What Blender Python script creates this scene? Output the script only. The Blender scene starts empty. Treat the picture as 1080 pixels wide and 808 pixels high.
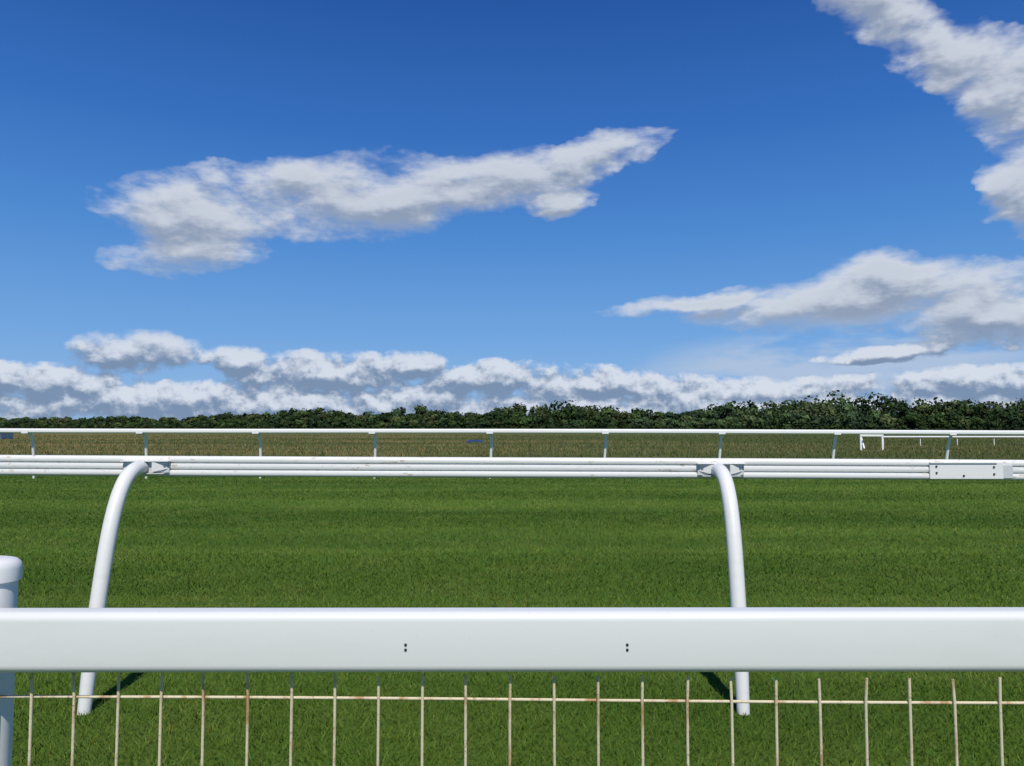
import bpy, math, random
import numpy as np
from mathutils import Vector
random.seed(4); rng=np.random.default_rng(7)
sc=bpy.context.scene
sc.view_settings.view_transform='Standard'
try: sc.view_settings.look='None'
except Exception: pass
sc.view_settings.exposure=0

# ---------------------------------------------------------------- helpers
def link(o,parent=None):
    sc.collection.objects.link(o)
    if parent: o.parent=parent
    return o
def empty(name):
    e=bpy.data.objects.new(name,None); e.empty_display_size=.2
    return link(e)
def mesh_obj(name,verts,faces,mat,parent=None,smooth=False,angle=None):
    me=bpy.data.meshes.new(name); me.from_pydata([tuple(v) for v in verts],[],faces); me.update()
    if smooth:
        me.polygons.foreach_set('use_smooth',[True]*len(me.polygons))
        if angle:
            try: me.set_sharp_from_angle(angle=math.radians(angle))
            except Exception: pass
    me.materials.append(mat)
    return link(bpy.data.objects.new(name,me),parent)
def np_mesh(name,V,F,mat,parent=None,cols=None,attr='tint',smooth=False):
    me=bpy.data.meshes.new(name); k=F.shape[1]
    me.vertices.add(len(V)); me.vertices.foreach_set('co',V.astype(np.float32).ravel())
    me.loops.add(F.size); me.loops.foreach_set('vertex_index',F.astype(np.int32).ravel())
    me.polygons.add(len(F))
    me.polygons.foreach_set('loop_start',np.arange(0,F.size,k,dtype=np.int32))
    me.polygons.foreach_set('loop_total',np.full(len(F),k,dtype=np.int32))
    me.update(calc_edges=True)
    if cols is not None:
        a=me.attributes.new(attr,'FLOAT_COLOR','POINT')
        c=np.ones((len(V),4),dtype=np.float32); c[:,:3]=cols; a.data.foreach_set('color',c.ravel())
    me.materials.append(mat)
    return link(bpy.data.objects.new(name,me),parent)
def tube(name,path,radii,mat,parent=None,seg=20,caps=True):
    path=[Vector(p) for p in path]
    if not isinstance(radii,(list,tuple)): radii=[radii]*len(path)
    V=[];F=[]
    t0=(path[1]-path[0]).normalized()
    ref=Vector((1,0,0)) if abs(t0.x)<.9 else Vector((0,0,1))
    for i,p in enumerate(path):
        a=path[max(i-1,0)];b=path[min(i+1,len(path)-1)]
        t=(b-a).normalized(); n=(ref-t*ref.dot(t)).normalized(); bn=t.cross(n)
        for k in range(seg):
            an=2*math.pi*k/seg
            V.append(p+(n*math.cos(an)+bn*math.sin(an))*radii[i])
    for i in range(len(path)-1):
        for k in range(seg):
            F.append((i*seg+k,i*seg+(k+1)%seg,(i+1)*seg+(k+1)%seg,(i+1)*seg+k))
    if caps:
        F.append(tuple(range(seg-1,-1,-1))); F.append(tuple((len(path)-1)*seg+k for k in range(seg)))
    return mesh_obj(name,V,F,mat,parent,smooth=True,angle=50)
def box(name,c,s,mat,parent=None,bevel=.004,rot=None):
    import bmesh
    bm=bmesh.new(); bmesh.ops.create_cube(bm,size=1)
    for v in bm.verts: v.co=Vector((v.co.x*s[0],v.co.y*s[1],v.co.z*s[2]))
    if bevel: bmesh.ops.bevel(bm,geom=bm.edges[:],offset=bevel,segments=2,affect='EDGES',profile=.6)
    me=bpy.data.meshes.new(name); bm.to_mesh(me); bm.free(); me.materials.append(mat)
    o=bpy.data.objects.new(name,me); o.location=c
    if rot: o.rotation_euler=rot
    return link(o,parent)
def extrude_x(name,prof,xs,fn,mat,parent=None):
    V=[];F=[];n=len(prof)
    for x in xs:
        cy,cz=fn(x)
        for (py,pz) in prof: V.append((x,cy+py,cz+pz))
    for i in range(len(xs)-1):
        for k in range(n):
            F.append((i*n+k,i*n+(k+1)%n,(i+1)*n+(k+1)%n,(i+1)*n+k))
    F.append(tuple(range(n-1,-1,-1)));F.append(tuple((len(xs)-1)*n+k for k in range(n)))
    return mesh_obj(name,V,F,mat,parent,smooth=True,angle=40)

class NT:
    def __init__(s,nt): s.nt=nt
    def n(s,t,**kw):
        nd=s.nt.nodes.new(t)
        for k,v in kw.items(): setattr(nd,k,v)
        return nd
    def put(s,sock,v):
        if isinstance(v,bpy.types.NodeSocket): s.nt.links.new(v,sock)
        else: sock.default_value=v
    def math(s,op,a,b=None,c=None,clamp=False):
        m=s.n('ShaderNodeMath',operation=op); m.use_clamp=clamp
        s.put(m.inputs[0],a)
        if b is not None: s.put(m.inputs[1],b)
        if c is not None: s.put(m.inputs[2],c)
        return m.outputs[0]
    def noise(s,vec,scale,detail=5,rough=.55,dist=0,out='Fac',dim='3D'):
        m=s.n('ShaderNodeTexNoise',noise_dimensions=dim); s.put(m.inputs['Vector'],vec)
        m.inputs['Scale'].default_value=scale; m.inputs['Detail'].default_value=detail
        m.inputs['Roughness'].default_value=rough; m.inputs['Distortion'].default_value=dist
        return m.outputs[out]
    def mapping(s,vec,loc=(0,0,0),rot=(0,0,0),scale=(1,1,1),typ='POINT'):
        m=s.n('ShaderNodeMapping',vector_type=typ); s.put(m.inputs['Vector'],vec)
        m.inputs['Location'].default_value=loc;m.inputs['Rotation'].default_value=rot;m.inputs['Scale'].default_value=scale
        return m.outputs[0]
    def mix(s,f,a,b,blend='MIX'):
        m=s.n('ShaderNodeMix',data_type='RGBA',blend_type=blend)
        s.put(m.inputs[0],f); s.put(m.inputs[6],a); s.put(m.inputs[7],b)
        return m.outputs[2]
    def fmix(s,f,a,b):
        m=s.n('ShaderNodeMix',data_type='FLOAT'); s.put(m.inputs[0],f); s.put(m.inputs[2],a); s.put(m.inputs[3],b); return m.outputs[0]
    def sstep(s,v,a,b,lo=0,hi=1):
        m=s.n('ShaderNodeMapRange',interpolation_type='SMOOTHSTEP'); s.put(m.inputs[0],v)
        m.inputs[1].default_value=a;m.inputs[2].default_value=b;m.inputs[3].default_value=lo;m.inputs[4].default_value=hi
        return m.outputs[0]
    def vmath(s,op,a,b):
        m=s.n('ShaderNodeVectorMath',operation=op); s.put(m.inputs[0],a); s.put(m.inputs[1],b); return m.outputs[0]
    def comb(s,a,b,c=0.0):
        m=s.n('ShaderNodeCombineXYZ'); s.put(m.inputs[0],a); s.put(m.inputs[1],b); s.put(m.inputs[2],c); return m.outputs[0]
    def bump(s,h,strength=.3,dist=.01):
        b=s.n('ShaderNodeBump'); s.put(b.inputs['Height'],h); b.inputs['Strength'].default_value=strength
        b.inputs['Distance'].default_value=dist; return b.outputs[0]
def newmat(name):
    m=bpy.data.materials.new(name); m.use_nodes=True
    t=NT(m.node_tree); b=m.node_tree.nodes['Principled BSDF']
    return m,t,b
def rgb(r,g,b): return (r,g,b,1)

# ---------------------------------------------------------------- materials
def paint(name,base=(.78,.79,.8),rough=.38,rust=0.0,dirt=.25,scale=6):
    m,t,b=newmat(name)
    pos=t.n('ShaderNodeNewGeometry').outputs['Position']
    n1=t.noise(t.mapping(pos,scale=(.6,1,3)),scale,6,.6)
    n2=t.noise(pos,90,3,.6)
    col=t.mix(t.math('MULTIPLY',t.sstep(n1,.48,.75),dirt),rgb(*base),rgb(base[0]*.72,base[1]*.72,base[2]*.66))
    col=t.mix(t.math('MULTIPLY',t.sstep(n2,.66,.72),.35*dirt*2),col,rgb(.3,.29,.26))
    if rust>0:
        r=t.noise(t.mapping(pos,scale=(2.5,3,7)),5.5,6,.72)
        r2=t.noise(t.mapping(pos,loc=(2.3,0,0),scale=(1,.1,.1)),1.0,2,.5)
        f=t.math('MULTIPLY',t.sstep(r,.57,.64),t.sstep(r2,.42,.56))
        col=t.mix(t.math('MULTIPLY',f,rust),col,rgb(.42,.24,.12))
    t.put(b.inputs['Base Color'],col)
    t.put(b.inputs['Roughness'],t.sstep(n1,.3,.8,rough-.06,rough+.14))
    t.put(b.inputs['Normal'],t.bump(n2,.06,.002))
    return m
M_near=paint('white_plastic_paint',(.74,.75,.73),.34,0,.16,3)
M_rail=paint('weathered_white_rail',(.78,.78,.76),.42,.7,.30,5)
M_post=paint('white_post_paint',(.78,.78,.76),.38,0,.25,7)
M_far=paint('far_white_paint',(.84,.84,.83),.45,0,.1,3)
M_brk=paint('grey_bracket_metal',(.58,.60,.61),.4,.3,.5,16)
def plain(name,c,r=.5,metal=0):
    m,t,b=newmat(name); pos=t.n('ShaderNodeNewGeometry').outputs['Position']
    n=t.noise(pos,14,4,.6)
    t.put(b.inputs['Base Color'],t.mix(n,rgb(*[x*.8 for x in c]),rgb(*[min(1,x*1.15) for x in c])))
    b.inputs['Roughness'].default_value=r; b.inputs['Metallic'].default_value=metal
    return m
M_dark=plain('dark_bolt',(.03,.03,.032),.6)
M_steel=plain('zinc_bolt',(.35,.36,.37),.4,.7)
M_blue=plain('blue_tarpaulin',(.01,.04,.16),.7)
M_shed=plain('pale_shed_wall',(.45,.47,.48),.6)
M_roof=plain('dark_roof',(.07,.075,.08),.6)
m,t,b=newmat('rusty_cream_wire'); M_wire=m
pos=t.n('ShaderNodeNewGeometry').outputs['Position']
n1=t.noise(t.mapping(pos,scale=(1,1,.35)),22,5,.7); n2=t.noise(pos,140,3,.6)
c=t.mix(t.sstep(n1,.48,.66),rgb(.68,.59,.41),rgb(.42,.25,.11))
c=t.mix(t.sstep(n2,.60,.70,0,.7),c,rgb(.24,.11,.04))
t.put(b.inputs['Base Color'],c); b.inputs['Roughness'].default_value=.65
t.put(b.inputs['Normal'],t.bump(n2,.5,.002))

def track_green(t,pos):
    bands=t.noise(t.mapping(pos,scale=(.03,.4,1)),1.0,2,.5)
    patch=t.noise(pos,.9,4,.6)
    patch2=t.noise(t.mapping(pos,scale=(.4,1,1)),.33,3,.6)
    c=t.mix(t.sstep(bands,.38,.62),rgb(.078,.150,.018),rgb(.110,.195,.025))
    c=t.mix(t.sstep(patch,.42,.70,0,.6),c,rgb(.145,.210,.036))
    c=t.mix(t.sstep(patch2,.45,.65,0,.55),c,rgb(.062,.130,.016))
    return c
m,t,b=newmat('turf_and_rough_ground'); M_ground=m
pos=t.n('ShaderNodeNewGeometry').outputs['Position']
sep=t.n('ShaderNodeSeparateXYZ'); t.put(sep.inputs[0],pos)
fine=t.noise(pos,45,5,.7); mid=t.noise(pos,6,5,.65)
g=track_green(t,pos)
g=t.mix(t.sstep(fine,.35,.7,.45,0),g,rgb(.036,.070,.010))
big=t.noise(t.mapping(pos,scale=(.35,1,1)),.06,6,.65)
big2=t.noise(t.mapping(pos,loc=(40,7,0),scale=(.25,1,1)),.12,6,.7)
dry=t.mix(t.sstep(big,.38,.54),rgb(.26,.20,.080),rgb(.105,.130,.038))
dry=t.mix(t.sstep(big2,.50,.64,0,.8),dry,rgb(.070,.100,.026))
dry=t.mix(t.sstep(sep.outputs[0],-25,50,0,.6),dry,rgb(.085,.110,.032))
dry=t.mix(t.sstep(mid,.4,.7,.3,0),dry,rgb(.06,.06,.020))
edge=t.math('ADD',sep.outputs[1],t.math('MULTIPLY',big2,6))
c=t.mix(t.sstep(edge,33,36),g,dry)
t.put(b.inputs['Base Color'],c); b.inputs['Roughness'].default_value=.95
b.inputs['Specular IOR Level'].default_value=.1
t.put(b.inputs['Normal'],t.bump(fine,.8,.03))
def leafy(name,rough=.6,track=False):
    m,t,b=newmat(name)
    a=t.n('ShaderNodeAttribute',attribute_name='tint').outputs['Color']
    pos=t.n('ShaderNodeNewGeometry').outputs['Position']
    if track: c=t.mix(1.0,track_green(t,pos),a,'MULTIPLY')
    else: c=a
    t.put(b.inputs['Base Color'],c)
    b.inputs['Roughness'].default_value=rough; b.inputs['Specular IOR Level'].default_value=.10
    return m
M_blade=leafy('grass_blades',track=True,rough=.6)
M_tuft=leafy('dry_grass_blades',rough=.8)
M_leaf=leafy('tree_foliage',rough=.8)
M_bark=plain('bark',(.07,.055,.04),.9)

# ---------------------------------------------------------------- ground
ys=[-60,-20,-5,0,5,10,15,20,25,30,36,44,55,70,90,120,160,220,300,450,800,1600,4000]
xs=[-4000,-1600,-600,-300,-150,-80,-40,-20,-10,0,10,20,40,80,150,300,600,1600,4000]
V=[];F=[]
for j,y in enumerate(ys):
    for i,x in enumerate(xs): V.append((x,y,0))
nx=len(xs)
for j in range(len(ys)-1):
    for i in range(nx-1): F.append((j*nx+i,j*nx+i+1,(j+1)*nx+i+1,(j+1)*nx+i))
mesh_obj('ground',V,F,M_ground)

def blades(name,x,y,h,w,lean,mat,cols,dirbias=None,root=.6):
    n=len(x); yaw=rng.uniform(0,2*math.pi,n)
    ax=np.cos(yaw)*w/2; ay=np.sin(yaw)*w/2
    ld=rng.uniform(0,2*math.pi,n) if dirbias is None else dirbias
    lx=np.cos(ld)*lean*h; ly=np.sin(ld)*lean*h
    V=np.empty((n,3,3))
    V[:,0]=np.stack([x-ax,y-ay,np.full(n,-.002)],1); V[:,1]=np.stack([x+ax,y+ay,np.full(n,-.002)],1)
    V[:,2]=np.stack([x+lx,y+ly,h],1)
    F=np.arange(n*3).reshape(n,3)
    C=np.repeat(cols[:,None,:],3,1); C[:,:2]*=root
    return np_mesh(name,V.reshape(-1,3),F,mat,None,C.reshape(-1,3))
yg=np.linspace(2.0,31.5,600)
dens=5200*np.minimum(1,(4.2/yg)**1.8); wid=1.56*yg+4
pdf=dens*wid; cdf=np.cumsum(pdf)*(yg[1]-yg[0]); N=int(cdf[-1])
y=np.interp(rng.uniform(0,cdf[-1],N),cdf,yg); x=rng.uniform(-.5,.5,N)*(1.56*y+4)
w=.0055*np.maximum(1,(y/4.2))**.85; h=rng.uniform(.018,.038,N)*np.where(rng.random(N)<.04,1.5,1)
val=rng.uniform(.8,1.35,N)[:,None]; tint=np.stack([rng.uniform(.8,1.35,N),np.ones(N),rng.uniform(.7,1.4,N)],1)*val
dry=rng.random(N)<.02; tint[dry]=np.array([2.1,1.5,2.6])
strip=np.where((np.floor(y/2.4)%2)==0,math.pi/2,-math.pi/2)+rng.normal(0,1.5,N)
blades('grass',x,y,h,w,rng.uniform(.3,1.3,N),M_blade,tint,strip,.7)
N=90000
u=rng.random(N); y=33*np.exp(u*math.log(190/33)); x=rng.uniform(-.5,.5,N)*(1.6*y+20)
h=rng.uniform(.10,.26,N)*np.clip((y-30)/12,.3,1); w=.03*(y/33)**.8*rng.uniform(.6,1.5,N)
s=.5+.5*np.sin(x*.05+1.3*np.sin(y*.11)+2)*np.cos(y*.17+.03*x)
k=rng.random(N); g=np.clip(s*.9+(x+40)/105,.12,1)
A=np.array([.28,.225,.090]);B=np.array([.100,.130,.036])
pick=(k<g)[:,None]
tint=np.where(pick,B,A)*rng.uniform(.75,1.35,N)[:,None]
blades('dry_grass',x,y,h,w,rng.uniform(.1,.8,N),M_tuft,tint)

# ---------------------------------------------------------------- distant trees
U =[-1.6,-.9,-.675,-.49,-.36,-.14,0,.10,.15,.20,.27,.36,.45,.55,.62,.68,.9,1.6]
Vt=[.011,.011,.0130,.0190,.0235,.0310,.0335,.0370,.031,.035,.042,.047,.050,.0545,.0510,.054,.055,.055]
Ud=[-1.6,-.675,-.1,.68,1.6]; Dd=[480,430,300,235,210]
LV=[];LC=[];TV=[];TF=[]
def add_tree(x,y,H,R,col,nleaf,lsize,low=.12):
    nl=rng.integers(6,10)
    cz=rng.uniform(low+.1,.80,nl); cz[0]=.80; cz[1]=.4
    rad=R*np.sqrt(np.clip(1-((cz-.45)/.6)**2,.18,1))*.64
    an=rng.uniform(0,2*math.pi,nl); off=rng.uniform(.05,.6,nl)*R; off[0]*=.4; off[1]=0
    C=np.stack([np.cos(an)*off,np.sin(an)*off,cz*H],1)
    idx=rng.integers(0,nl,nleaf)
    d=rng.normal(size=(nleaf,3)); d/=np.linalg.norm(d,axis=1)[:,None]
    r=rng.uniform(.35,1.0,nleaf)**.7
    P=C[idx]+d*(rad[idx]*r)[:,None]*np.array([1,1,.72]); P[:,2]=np.clip(P[:,2],.1,H*1.02)
    nrm=d*1.0+rng.normal(size=(nleaf,3))*.35; nrm/=np.linalg.norm(nrm,axis=1)[:,None]
    a=np.cross(nrm,rng.normal(size=(nleaf,3))); a/=np.linalg.norm(a,axis=1)[:,None]
    bb=np.cross(nrm,a)
    s=(lsize*rng.uniform(.5,1.2,nleaf)*np.where(r>.85,.7,1.25))[:,None]
    P=P+np.array([x,y,0])
    Q=np.stack([P-a*s,P-bb*s*.8,P+a*s,P+bb*s*.8],1)
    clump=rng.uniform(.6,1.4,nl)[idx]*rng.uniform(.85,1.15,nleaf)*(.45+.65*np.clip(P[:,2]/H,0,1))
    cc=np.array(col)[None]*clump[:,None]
    LV.append(Q.reshape(-1,3)); LC.append(np.repeat(cc,4,0))
    def limb(p0,p1,r0,r1):
        o=len(TV); p0=Vector(p0);p1=Vector(p1);t=(p1-p0).normalized();n=t.orthogonal().normalized();b=t.cross(n)
        for p,rr in((p0,r0),(p1,r1)):
            for k in range(5):
                q=2*math.pi*k/5; TV.append(tuple(p+(n*math.cos(q)+b*math.sin(q))*rr))
        for k in range(5): TF.append((o+k,o+(k+1)%5,o+5+(k+1)%5,o+5+k))
    limb((x,y,-.1),(x,y,H*.7),.018*H+.05,.05)
    for k in range(min(nl,5)):
        limb((x,y,H*.25),(x+C[k,0],y+C[k,1],C[k,2]),.08,.03)
pal=np.array([(.020,.038,.012),(.026,.047,.013),(.017,.032,.012),(.032,.053,.015),(.023,.042,.017),(.044,.058,.020)])*1.4
for row in range(4):
    uu=-1.25
    while uu<1.25:
        D=np.interp(uu,Ud,Dd)+row*9+rng.uniform(-3,3)
        H=1.55+np.interp(uu,U,Vt)*np.interp(uu,Ud,Dd)
        sz=[.50,.74,.90,.96][row]*rng.uniform(.70,1.03)*(1+.11*math.sin(uu*19+.6)+.07*math.sin(uu*47+1))
        if rng.random()<.08: sz*=1.18
        Ht=H*sz; R=max(2.2,Ht*rng.uniform(.42,.66))
        c=pal[rng.integers(0,len(pal))]*rng.uniform(.8,1.25)
        if row<=1 and .15<uu<.5: c=c*1.25+np.array([.012,.015,.012])
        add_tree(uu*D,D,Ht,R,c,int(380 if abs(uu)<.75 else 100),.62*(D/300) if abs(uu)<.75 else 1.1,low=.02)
        uu+=R*rng.uniform(.55,1.0)/D*(1.0 if abs(uu)<.75 else 1.8)
uu=-1.25
while uu<1.25:
    D=np.interp(uu,Ud,Dd)-5+rng.uniform(-2,2)
    Ht=rng.uniform(1.4,3.0); add_tree(uu*D,D,Ht,rng.uniform(1.8,3),pal[rng.integers(0,4)]*.7,80,.55,low=0)
    uu+=2.4/D
trees=empty('distant_tree_line')
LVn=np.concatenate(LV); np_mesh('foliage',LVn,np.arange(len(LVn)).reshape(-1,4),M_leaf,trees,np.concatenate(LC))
mesh_obj('trunks_and_limbs',TV,TF,M_bark,trees)

# ---------------------------------------------------------------- spectator fence (nearest)
fence=empty('spectator_fence')
def rrect(y0,y1,z0,z1,r,seg=6):
    P=[]
    for (cy,cz,a0) in((y1-r,z1-r,0),(y0+r,z1-r,90),(y0+r,z0+r,180),(y1-r,z0+r,270)):
        for k in range(seg+1):
            a=math.radians(a0+90*k/seg); P.append((cy+r*math.cos(a),cz+r*math.sin(a)))
    return P
prof=rrect(1.500,1.560,1.080,1.196,.017)
extrude_x('top_rail',prof,list(np.linspace(-9,9,37)),lambda x:(0,.0008*math.sin(x*1.1)),M_near,fence)
for x in(-.204,.221):
    for z in(1.136,1.1265):
        tube('screw_hole',[(x,1.4985,z),(x,1.503,z)],.0027,M_dark,fence,10)
for px in(-1.074,-3.5,-5.9,2.26,4.7):
    tube('fence_post',[(px,1.612,-.05),(px,1.612,1.248)],.044,M_post,fence,32)
    tube('post_cap',[(px,1.612,1.236),(px,1.612,1.262),(px,1.612,1.272),(px,1.612,1.279),(px,1.612,1.283)],[.0505,.0505,.048,.040,.024],M_post,fence,32)
def wy(x): return 1.535-.018*x
def wire_tube(paths,name,r,seg=8):
    V=[];F=[]
    for path in paths:
        o=len(V); path=[Vector(p) for p in path]
        for i,p in enumerate(path):
            t=(path[min(i+1,len(path)-1)]-path[max(i-1,0)]).normalized()
            ref=Vector((0,1,0)); n=(ref-t*ref.dot(t)).normalized(); b=t.cross(n)
            for k in range(seg):
                a=2*math.pi*k/seg; V.append(p+(n*math.cos(a)+b*math.sin(a))*r)
        for i in range(len(path)-1):
            for k in range(seg): F.append((o+i*seg+k,o+i*seg+(k+1)%seg,o+(i+1)*seg+(k+1)%seg,o+(i+1)*seg+k))
        F.append(tuple(o+k for k in range(seg)));F.append(tuple(o+(len(path)-1)*seg+k for k in range(seg)))
    return mesh_obj(name,V,F,M_wire,fence,smooth=True,angle=50)
paths=[]
for i in range(-40,80):
    x=-.9495+.0860*i+random.uniform(-.0012,.0012)
    if x>6: break
    a=random.uniform(-.003,.003); top=1.0665+random.uniform(-.003,.003)
    paths.append([(x+a,wy(x)-.001+random.uniform(-.003,.002),top),(x+a*.3,wy(x)-.001,1.02),(x,wy(x)-.001,.8),(x,wy(x)-.001,.4),(x,wy(x)-.001,.02)])
wire_tube(paths,'vertical_wires',.0029)
hp=[]
for z in(1.0195,.82,.62,.42,.22,.06):
    hp.append([(x,wy(x)+.0045,z+.0012*math.sin(x*3.1+z*9)) for x in np.linspace(-4.4,6,60)])
wire_tube(hp,'horizontal_wires',.0030)

# ---------------------------------------------------------------- running rail (near)
def rail_profile(s=1.0):
    P=[(.040,.052),(.022,.062),(-.008,.064),(-.022,.060),(-.030,.050),(-.031,.036),(-.028,.028),(-.014,.0245),(-.014,.0200),
       (-.027,.017),(-.030,.006),(-.030,-.004),(-.027,-.013),(-.014,-.0155),(-.014,-.0200),(-.028,-.024),(-.031,-.032),(-.032,-.046),
       (-.026,-.057),(-.012,-.063),(.030,-.063),(.044,-.052),(.046,.040)]
    return [(a*s,b*s) for a,b in P]
RY=4.872
def rz(x): return 1.303-.0050*x+.0015*math.sin(x*.9)
def gooseneck(parent,x,dx,y0,ytop,ztop,mat,sgn=1,k=1.0,seg=24):
    L=(ytop-y0)*sgn
    pts=[(0,-.08),(.0,0),(.035,.25),(.075,.50),(.125,.75),(.175,.95),(.225,1.09),(.275,1.185),(.335,1.258),(.40,1.300),(.46,1.320),(.52,1.325),(1.0,1.325)]
    P=[Vector((x+dx*min(1,max(0,b/1.3)),y0+sgn*min(a,L),b*ztop/1.325)) for a,b in pts]
    out=[];rad=[]
    for i in range(len(P)-1):
        p0=P[max(i-1,0)];p1=P[i];p2=P[i+1];p3=P[min(i+2,len(P)-1)]
        for s in range(5):
            q=s/5; out.append(.5*((2*p1)+(p2-p0)*q+(2*p0-5*p1+4*p2-p3)*q*q+(3*p1-p0-3*p2+p3)*q**3))
    if (P[-1]-P[-2]).length<1e-4: out=out[:-5]
    out.append(P[-1])
    for p in out: rad.append(k*(.0345+.0085*min(1,max(0,p.z/.5))))
    return tube('gooseneck_post',out,rad,mat,parent,seg)
near=empty('running_rail')
extrude_x('grooved_rail',rail_profile(1.02),list(np.linspace(-40,40,161)),lambda x:(RY,rz(x)),M_rail,near)
for x in [-2.335+3.597*i for i in range(-9,11)]:
    gooseneck(near,x,.02,4.29,RY-.055,rz(x)-.006,M_post)
    xb=x+.045; z=rz(x)-.004; Y=RY-.037
    box('clamp_plate',(xb,Y,z),(.29,.010,.072),M_brk,near,.003)
    box('clamp_upper_flange',(xb,Y-.016,z+.037),(.30,.040,.006),M_post,near,.002)
    box('clamp_lower_flange',(xb,Y-.014,z-.040),(.24,.034,.006),M_brk,near,.002)
    for s in(-1,1):
        v=[(xb+s*.05,Y-.005,z-.034),(xb+s*.05,Y-.038,z-.030),(xb+s*.05,Y-.038,z+.030),(xb+s*.05,Y-.005,z+.034),(xb+s*.135,Y-.007,z-.010),(xb+s*.135,Y-.007,z+.030)]
        mesh_obj('clamp_wing',v,[(0,1,2,3),(1,4,5,2),(0,4,1),(3,2,5),(0,3,5,4)],M_post,near)
        tube('clamp_bolt',[(xb+s*.118,Y-.004,z+.006),(xb+s*.118,Y-.016,z+.006)],.008,M_steel,near,6)
for xj in(2.845,-6.4,10.2):
    z=rz(xj)-.004; Y=RY-.037
    box('joint_cover',(xj,Y,z+.001),(.46,.012,.104),M_post,near,.003)
    box('joint_cover_lip',(xj-.02,Y-.004,z+.050),(.42,.02,.007),M_post,near,.002)
    box('joint_overlap',(xj+.262,Y+.004,z-.006),(.06,.010,.082),M_brk,near,.002)
    for (dx,dz) in((-.19,.028),(-.19,-.012),(.17,.024),(-.02,-.03),(.17,-.02)):
        tube('joint_bolt',[(xj+dx,Y-.005,z+dz),(xj+dx,Y-.012,z+dz)],.006,M_dark,near,8)

# ---------------------------------------------------------------- running rail (far side of the course)
far=empty('running_rail.001')
def fz(x): return 1.462-.0020*x+.010*math.sin(x*.21+1)
extrude_x('oval_rail',rrect(-.05,.05,-.068,.068,.045),list(np.linspace(-75,75,151)),lambda x:(23.5,fz(x)),M_far,far)
for i in range(-15,25):
    x=-14.88+3.543*i+random.uniform(-.03,.03)
    gooseneck(far,x,.06,23.98,23.57,fz(x)-.01,M_far,-1,1.0,12)
    box('clamp_plate',(x,23.443,fz(x)-.03),(.20,.01,.10),M_far,far,.003)
    box('clamp_body',(x,23.56,fz(x)-.085),(.14,.10,.05),M_brk,far,.004)

# ---------------------------------------------------------------- small distant things
hurdle=empty('white_rail_gate')
hx0,hx1,hy=24.9,26.45,55
for x in(hx0,hx1): box('gate_post',(x,hy,.5),(.13,.13,1.06),M_far,hurdle,.01)
box('gate_top_bar',((hx0+hx1)/2,hy,1.06),(hx1-hx0+.13,.15,.15),M_far,hurdle,.01)
box('gate_side_brace',(hx0+.30,hy+.35,.5),(.10,.10,.9),M_far,hurdle,.01,rot=(-.5,0,0))
def low_rail(name,x0,x1,y,z,step,th=.09):
    e=empty(name)
    extrude_x('rail',rrect(-th/2,th/2,-th/2,th/2,th*.3),list(np.linspace(x0,x1,20)),lambda x:(y+.02*(x-x0),z),M_far,e)
    x=x0+.3
    while x<x1:
        tube('rail_post',[(x,y+.08+.02*(x-x0),-.05),(x,y+.08+.02*(x-x0),z-.04)],.04,M_far,e,8); x+=step
low_rail('low_white_rail',33.5,75,70,.80,3.4,.14)
mesh_obj('blue_tarpaulin_cover',[(-5.2,86,.02),(-3.2,86,.02),(-3.2,87.4,.02),(-5.2,87.4,.02),(-5.0,86.3,.20),(-3.5,86.2,.16),(-3.4,87.1,.22),(-4.9,87.2,.24),(-4.2,86.6,.28)],
  [(0,1,5,4),(1,2,6,5),(2,3,7,6),(3,0,4,7),(4,5,8),(5,6,8),(6,7,8),(7,4,8)],M_blue)
shed=empty('grandstand_hut')
box('walls',(-76,112,.55),(5,3,1.1),M_shed,shed,.02)
mesh_obj('roof',[(-78.8,110.2,1.1),(-73.2,110.2,1.1),(-73.2,113.8,1.1),(-78.8,113.8,1.1),(-78.5,112,1.5),(-73.5,112,1.5)],
  [(0,1,5,4),(2,3,4,5),(1,2,5),(3,0,4),(0,3,2,1)],M_roof,shed)
for k in range(3): box('window',(-77.6+k*1.6,110.49,.6),(.8,.04,.5),M_roof,shed,.01)

# ---------------------------------------------------------------- sun + world sky with clouds
EL=52; AZ=4.0
d=Vector((-math.sin(math.radians(AZ))*math.cos(math.radians(EL)),math.cos(math.radians(AZ))*math.cos(math.radians(EL)),-math.sin(math.radians(EL))))
L=bpy.data.lights.new('sun','SUN'); L.energy=4.0; L.angle=math.radians(.5); L.color=(1,.955,.87)
so=bpy.data.objects.new('sun',L); so.rotation_euler=d.to_track_quat('-Z','Y').to_euler(); so.location=(0,-5,20); link(so)

w=bpy.data.worlds.new('World'); sc.world=w; w.use_nodes=True
try:
    w.cycles.sampling_method='MANUAL'; w.cycles.sample_map_resolution=256
except Exception as e: print(e)
nt=w.node_tree; t=NT(nt); bg=nt.nodes['Background']; bg.inputs['Strength'].default_value=.10
sky=t.n('ShaderNodeTexSky',sky_type='NISHITA'); sky.sun_disc=False
sky.sun_elevation=math.radians(EL); sky.sun_rotation=math.radians(180-AZ)
sky.altitude=600; sky.air_density=1.0; sky.dust_density=.3; sky.ozone_density=3.0
dirv=t.n('ShaderNodeTexCoord').outputs['Generated']
s=t.n('ShaderNodeSeparateXYZ'); t.put(s.inputs[0],dirv)
az=t.math('ARCTAN2',s.outputs[0],s.outputs[1]); el=t.math('ARCSINE',s.outputs[2])
AE=t.comb(az,el)
cr=t.n('ShaderNodeValToRGB'); t.put(cr.inputs[0],t.math('DIVIDE',el,math.radians(60),clamp=True))
stops=[(0,(.26,.46,.77)),(7/60,(.142,.355,.73)),(14/60,(.066,.245,.64)),(21/60,(.030,.155,.52)),(30/60,(.0125,.088,.365)),(1,(.008,.060,.27))]
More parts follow.
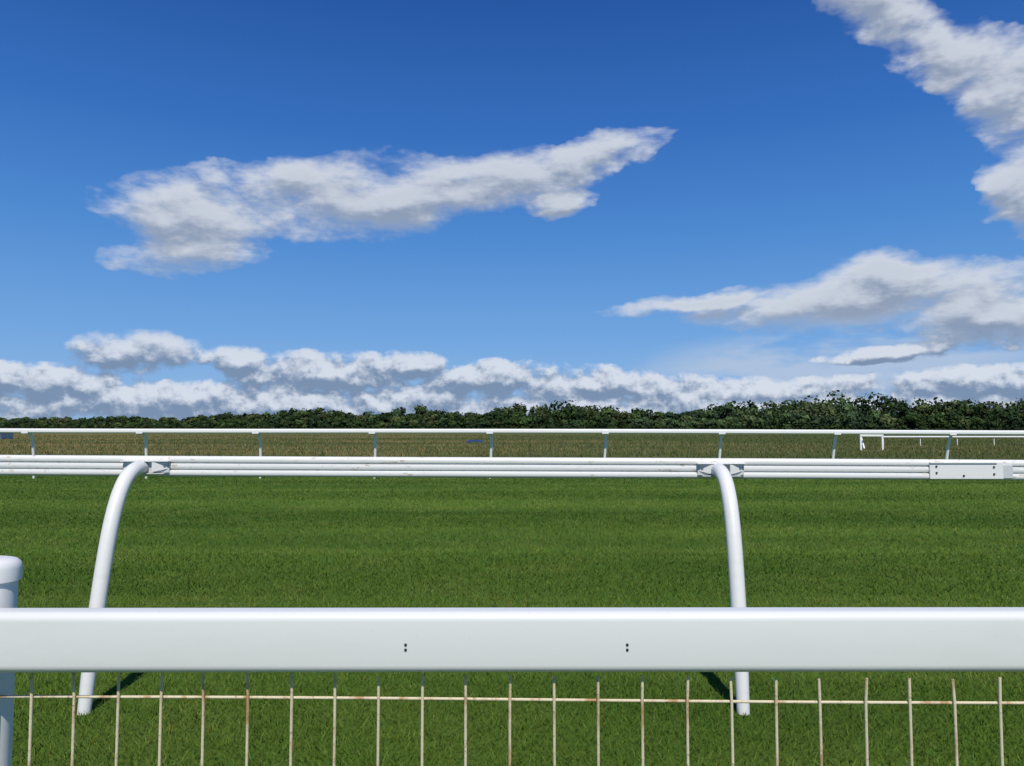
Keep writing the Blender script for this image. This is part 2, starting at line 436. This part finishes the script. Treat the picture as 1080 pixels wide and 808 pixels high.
e=cr.color_ramp.elements
e[0].position=0; e[0].color=(*stops[0][1],1); e[1].position=1; e[1].color=(*stops[-1][1],1)
for p_,c_ in stops[1:-1]:
    k=e.new(p_); k.color=(*c_,1)
graded=t.mix(1.0,cr.outputs[0],rgb(10,10,10),'MULTIPLY')
skyc=t.mix(.90,sky.outputs[0],graded)
def azel(u,v):
    a=math.atan(u); return a,math.atan(v*math.cos(a))
ells=[(-.415,.238,.155,.042,6),(-.41,.282,.175,.060,3),(-.315,.330,.12,.034,8),(-.175,.306,.26,.060,3),(-.02,.322,.19,.052,10),
 (.095,.355,.14,.030,10),(.055,.300,.08,.022,0),
 (.455,.170,.31,.048,2),(.25,.168,.17,.020,3),(.50,.197,.16,.038,0),(.66,.146,.22,.050,-3),(.50,.100,.12,.018,4),
 (.50,.580,.16,.050,-25),(.60,.51,.16,.065,-40),(.67,.44,.09,.085,-30),(.675,.31,.07,.080,0),
 (-1.3,.45,.3,.12,10),
 (-.49,.098,.11,.040,0),(-.62,.058,.18,.034,0),(-.36,.088,.07,.026,0),(-.24,.068,.16,.038,0),(-.13,.079,.07,.028,0),(-.02,.064,.15,.030,0),
 (.12,.056,.20,.030,0),(.33,.046,.24,.028,0),(.64,.060,.26,.030,0),(-.3,.03,.7,.040,0),(.3,.024,.8,.040,0)]
g=bpy.data.node_groups.new('cloud_density','ShaderNodeTree')
g.interface.new_socket('Vector',in_out='INPUT',socket_type='NodeSocketVector')
g.interface.new_socket('D',in_out='OUTPUT',socket_type='NodeSocketFloat')
q=NT(g); gi=q.n('NodeGroupInput'); go=q.n('NodeGroupOutput'); vec=gi.outputs[0]
sv=q.n('ShaderNodeSeparateXYZ'); q.put(sv.inputs[0],vec)
hi=q.sstep(sv.outputs[1],.080,.15)
wn=q.noise(q.mapping(vec,loc=(3.7,1.3,0),scale=(1,1.7,1)),7,4,.6,out='Color',dim='2D')
wv=q.vmath('MULTIPLY',q.vmath('SUBTRACT',wn,(.5,.5,.5)),(.17,.055,0))
wf=q.fmix(hi,.35,1.0)
p=q.vmath('ADD',vec,q.vmath('MULTIPLY',wv,q.comb(wf,wf)))
cur=None
for (u,v,a,b,r) in ells:
    A,E=azel(u,v); c_=math.cos(A)
    mp=q.mapping(p,loc=(A,E,0),rot=(0,0,math.radians(r)),scale=(a*c_*c_,b*c_,1),typ='TEXTURE')
    gr=q.n('ShaderNodeTexGradient',gradient_type='SPHERICAL'); q.put(gr.inputs[0],mp); o=gr.outputs['Fac']
    cur=o if cur is None else q.math('MAXIMUM',cur,o)
n1=q.noise(q.mapping(vec,loc=(8.1,2.6,0),rot=(0,0,-.16),scale=(1,2.6,1)),9,7,.64,dim='2D')
n2=q.noise(q.mapping(vec,loc=(1.1,5.6,0),scale=(1,1.25,1)),21,6,.60,dim='2D')
n=q.fmix(hi,n2,n1)
D=q.math('ADD',q.math('MULTIPLY',q.math('POWER',cur,.8),1.55),q.math('MULTIPLY',q.math('SUBTRACT',n,.5),q.fmix(hi,2.7,1.8)))
D=q.math('SUBTRACT',D,q.sstep(cur,0,.20,.75,.30))
q.put(go.inputs[0],D)
def use(vec):
    n=t.n('ShaderNodeGroup'); n.node_tree=g; t.put(n.inputs[0],vec); return n.outputs[0]
lowf=t.sstep(el,.075,.14,1,0)
sh=t.vmath('ADD',AE,t.comb(t.fmix(lowf,.003,.002),t.fmix(lowf,.016,.009)))
DU=use(AE); DU2=use(sh)
alpha=t.math('MULTIPLY',t.math('POWER',t.fmix(lowf,t.sstep(DU,-.22,.85),t.sstep(DU,-.15,.50)),1.2),t.fmix(lowf,.92,.94))
A,E=azel(.42,.085); vm=t.mapping(AE,loc=(A,E,0),rot=(0,0,.12),scale=(.34,.07,1),typ='TEXTURE')
vg=t.n('ShaderNodeTexGradient',gradient_type='SPHERICAL'); t.put(vg.inputs[0],vm)
vn=t.noise(t.mapping(AE,scale=(1,3.5,1)),6,4,.6,dim='2D')
veil=t.math('MULTIPLY',t.sstep(vg.outputs['Fac'],0,.6,0,.8),t.sstep(vn,.35,.65))
df=t.math('SUBTRACT',DU,DU2)
b=t.fmix(lowf,t.sstep(df,-.50,.50),t.sstep(df,-.30,.62))
thin=t.fmix(lowf,t.sstep(DU,.15,1.2,.20,-.14),.0)
bri=t.math('ADD',b,thin,clamp=True)
cl=t.mix(bri,t.mix(lowf,rgb(2.9,3.5,4.6),rgb(1.9,2.7,4.1)),t.mix(lowf,rgb(6.5,6.9,7.6),rgb(6.8,7.3,8.2)))  # cloud light and shade painted in: bright tops, grey bases from density difference
c=t.mix(veil,skyc,rgb(4.6,5.6,7.2))
c=t.mix(alpha,c,cl)
t.put(bg.inputs['Color'],c)

# ---------------------------------------------------------------- camera
cam=bpy.data.cameras.new('camera'); cam.lens=27; cam.sensor_width=36; cam.clip_end=9000; cam.clip_start=.05
co=bpy.data.objects.new('camera',cam); co.location=(0,0,1.55); co.rotation_euler=(math.radians(90+3.39),0,0); link(co)
sc.camera=co
